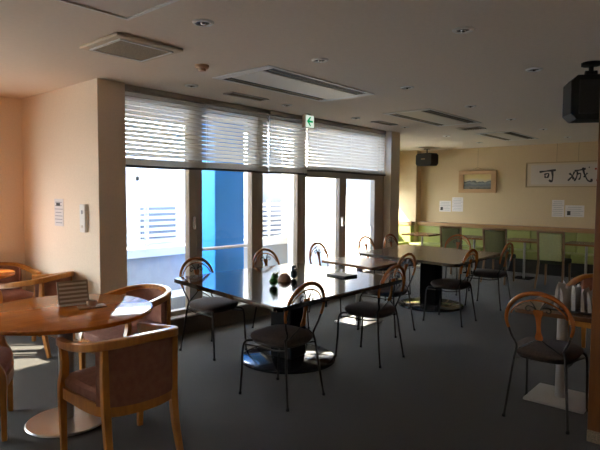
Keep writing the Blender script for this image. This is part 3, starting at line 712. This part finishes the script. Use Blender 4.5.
BX(-0.05, 0.05, -0.035, -0.002, -0.13, 0.13).build('housing', WHITE, ip, bevel=0.006)
BX(-0.012, 0.012, -0.038, -0.034, 0.04, 0.075).build('speaker_slot', GREYINK, ip, smooth=False)
BX(-0.018, 0.018, -0.040, -0.034, -0.09, -0.065).build('button', OFFW, ip, bevel=0.003)
# wooden partition at the right edge
pp = thing('wooden_partition', 'orange wooden partition standing at the right edge', 'partition', (3.49, 0.72, 0))
BX(0, 0.06, -0.9, 0, 0.07, 2.5).build('panel', POSTW, pp, bevel=0.004)
BX(-0.008, 0.068, -0.9, 0.0, 0, 0.07).build('skirting', GRILL, pp, bevel=0.004)
BX(-0.02, 0.0, -0.22, -0.005, 1.98, 2.36).build('dark_plate', BLACK, pp, bevel=0.006)

# ---------------------------------------------------------------- small things on the tables
mc = thing('menu_stand', 'tilted menu card with grey and white lines standing on the round table', 'menu', (1.63, 3.41, 0.735), -0.22)
R = Matrix.Rotation(-0.30, 4, 'X')
BX(-0.098, 0.098, -0.004, 0.004, 0.012, 0.165, R).build('card', mat('menu_card', (0.34, 0.27, 0.19), 0.6), mc, smooth=False)
m = MB()
for i in range(5): m.box(-0.088, 0.088, -0.006, -0.0041, 0.026+i*0.028, 0.039+i*0.028, R)
m.build('printed_lines', mat('menu_print', (0.80, 0.74, 0.64), 0.7), mc, smooth=False)
BX(-0.098, 0.098, -0.012, 0.05, 0, 0.012).build('holder', WHITE, mc, bevel=0.003)
ds = thing('coaster_holder', 'small clear dish on a wooden coaster in front of the menu card', 'dish', (1.68, 3.27, 0.735), -0.3)
BX(-0.085, 0.085, -0.05, 0.05, 0, 0.008).build('tray', mat('tray_wood', (0.40, 0.19, 0.08), 0.4), ds, bevel=0.003)
MB().lathe([(0, 0.009), (0.030, 0.009), (0.034, 0.045), (0.030, 0.045), (0.027, 0.015), (0, 0.014)], 24, (0.0, 0.0, 0)).build('dish', mat('clear_dish', (0.55, 0.45, 0.38), 0.15), ds)
fr = thing('figurine', 'small green frog-like figurine on the black table', 'figurine', (3.07, 2.95, 0.735), 0.0, 'tabletop figurines')
m = MB(); m.ball((0, 0, 0.038), 0.040, 0.036, 0.038); m.ball((0, -0.012, 0.078), 0.032, 0.028, 0.026)
m.build('body', mat('frog_green', (0.04, 0.20, 0.03), 0.35, var=0.4, scale=40), fr)
for s_ in (-1, 1): MB().ball((s_*0.018, -0.018, 0.102), 0.011).build('eye', mat('frog_eye', (0.30, 0.36, 0.10), 0.3), fr)
fd = thing('figurine', 'pinkish brown mound-shaped figurine between the green and the dark one', 'figurine', (3.31, 3.05, 0.735), 0.0, 'tabletop figurines')
MB().lathe([(0, 0), (0.058, 0), (0.060, 0.012), (0.050, 0.036), (0.036, 0.056), (0.020, 0.066), (0, 0.069)], 20).build('body', mat('clay', (0.34, 0.19, 0.13), 0.7, var=0.2, scale=40), fd)
MB().ball((0, -0.042, 0.022), 0.018, 0.014, 0.014).build('head', mat('clay', (0.3, 0.2, 0.15), 0.7), fd)
ow = thing('figurine', 'dark blue owl-like figurine, right of the three on the black table', 'figurine', (3.46, 3.08, 0.735), 0.0, 'tabletop figurines')
m = MB(); m.ball((0, 0, 0.042), 0.034, 0.032, 0.042); m.ball((0, -0.004, 0.092), 0.028, 0.026, 0.025); m.build('body', mat('owl_blue', (0.03, 0.06, 0.09), 0.35, var=0.4, scale=50), ow)
for s_ in (-1, 1):
    MB().lathe([(0, 0), (0.009, 0), (0, 0.022)], 10, (s_*0.016, -0.002, 0.108)).build('ear', mat('owl_blue', (0, 0, 0)), ow)
    MB().ball((s_*0.011, -0.027, 0.096), 0.007).build('eye', WHITE, ow)
bh = thing('bill_folder', 'flat black folder lying near the right end of the black table', 'folder', (3.88, 2.86, 0.735), -0.12)
BX(-0.085, 0.085, -0.115, 0.115, 0, 0.018).build('cover', mat('folder_black', (0.02, 0.02, 0.022), 0.4), bh, bevel=0.004)
BX(-0.078, 0.0885, -0.108, 0.108, 0.005, 0.013).build('paper_edge', GREYINK, bh, smooth=False)
tr = thing('sheet_rack', 'flat dark tray under the upright grey sheets on the right front table', 'rack', (3.95, 0.80, 0.70))
BX(-0.13, 0.13, -0.30, 0.30, 0, 0.012).build('tray_base', mat('tray_dark', (0.03, 0.025, 0.022), 0.5), tr, bevel=0.003)
for i in range(9):
    m = MB(); k = random.uniform(-0.10, 0.10); h = 0.150+random.uniform(-0.012, 0.012); th = 0.012
    R = Matrix.Rotation(k, 4, 'X')
    A = []
    for j in range(7):
        x = -0.11+0.22*j/6; wv = 0.008*math.sin(j*1.6+i*2)
        A.append(m.verts([R @ Vector((x, wv-th, 0.0)), R @ Vector((x*0.95, wv*1.6-th*0.6, h*0.8)), R @ Vector((x*0.9, wv*2, h+0.010*math.sin(j*2+i))), R @ Vector((x*0.95, wv*1.6+th*0.6, h*0.8)), R @ Vector((x, wv+th, 0.0))]))
    for a, b in zip(A, A[1:]):
        for q in range(4): m.bm.faces.new([a[q], b[q], b[q+1], a[q+1]])
        m.bm.faces.new([a[4], b[4], b[0], a[0]])
    m.bm.faces.new(A[0]); m.bm.faces.new(A[-1][::-1])
    o = m.build('folded_sheet', mat('grey_cloth', (0.55, 0.52, 0.50), 0.8, var=0.1, scale=15), loc=(3.95, 0.80-0.23+i*0.056, 0.712))
    tag(o, 'pale grey folded sheet standing upright in the dark tray with others like it', 'sheet', 'grey folded sheets in the tray')
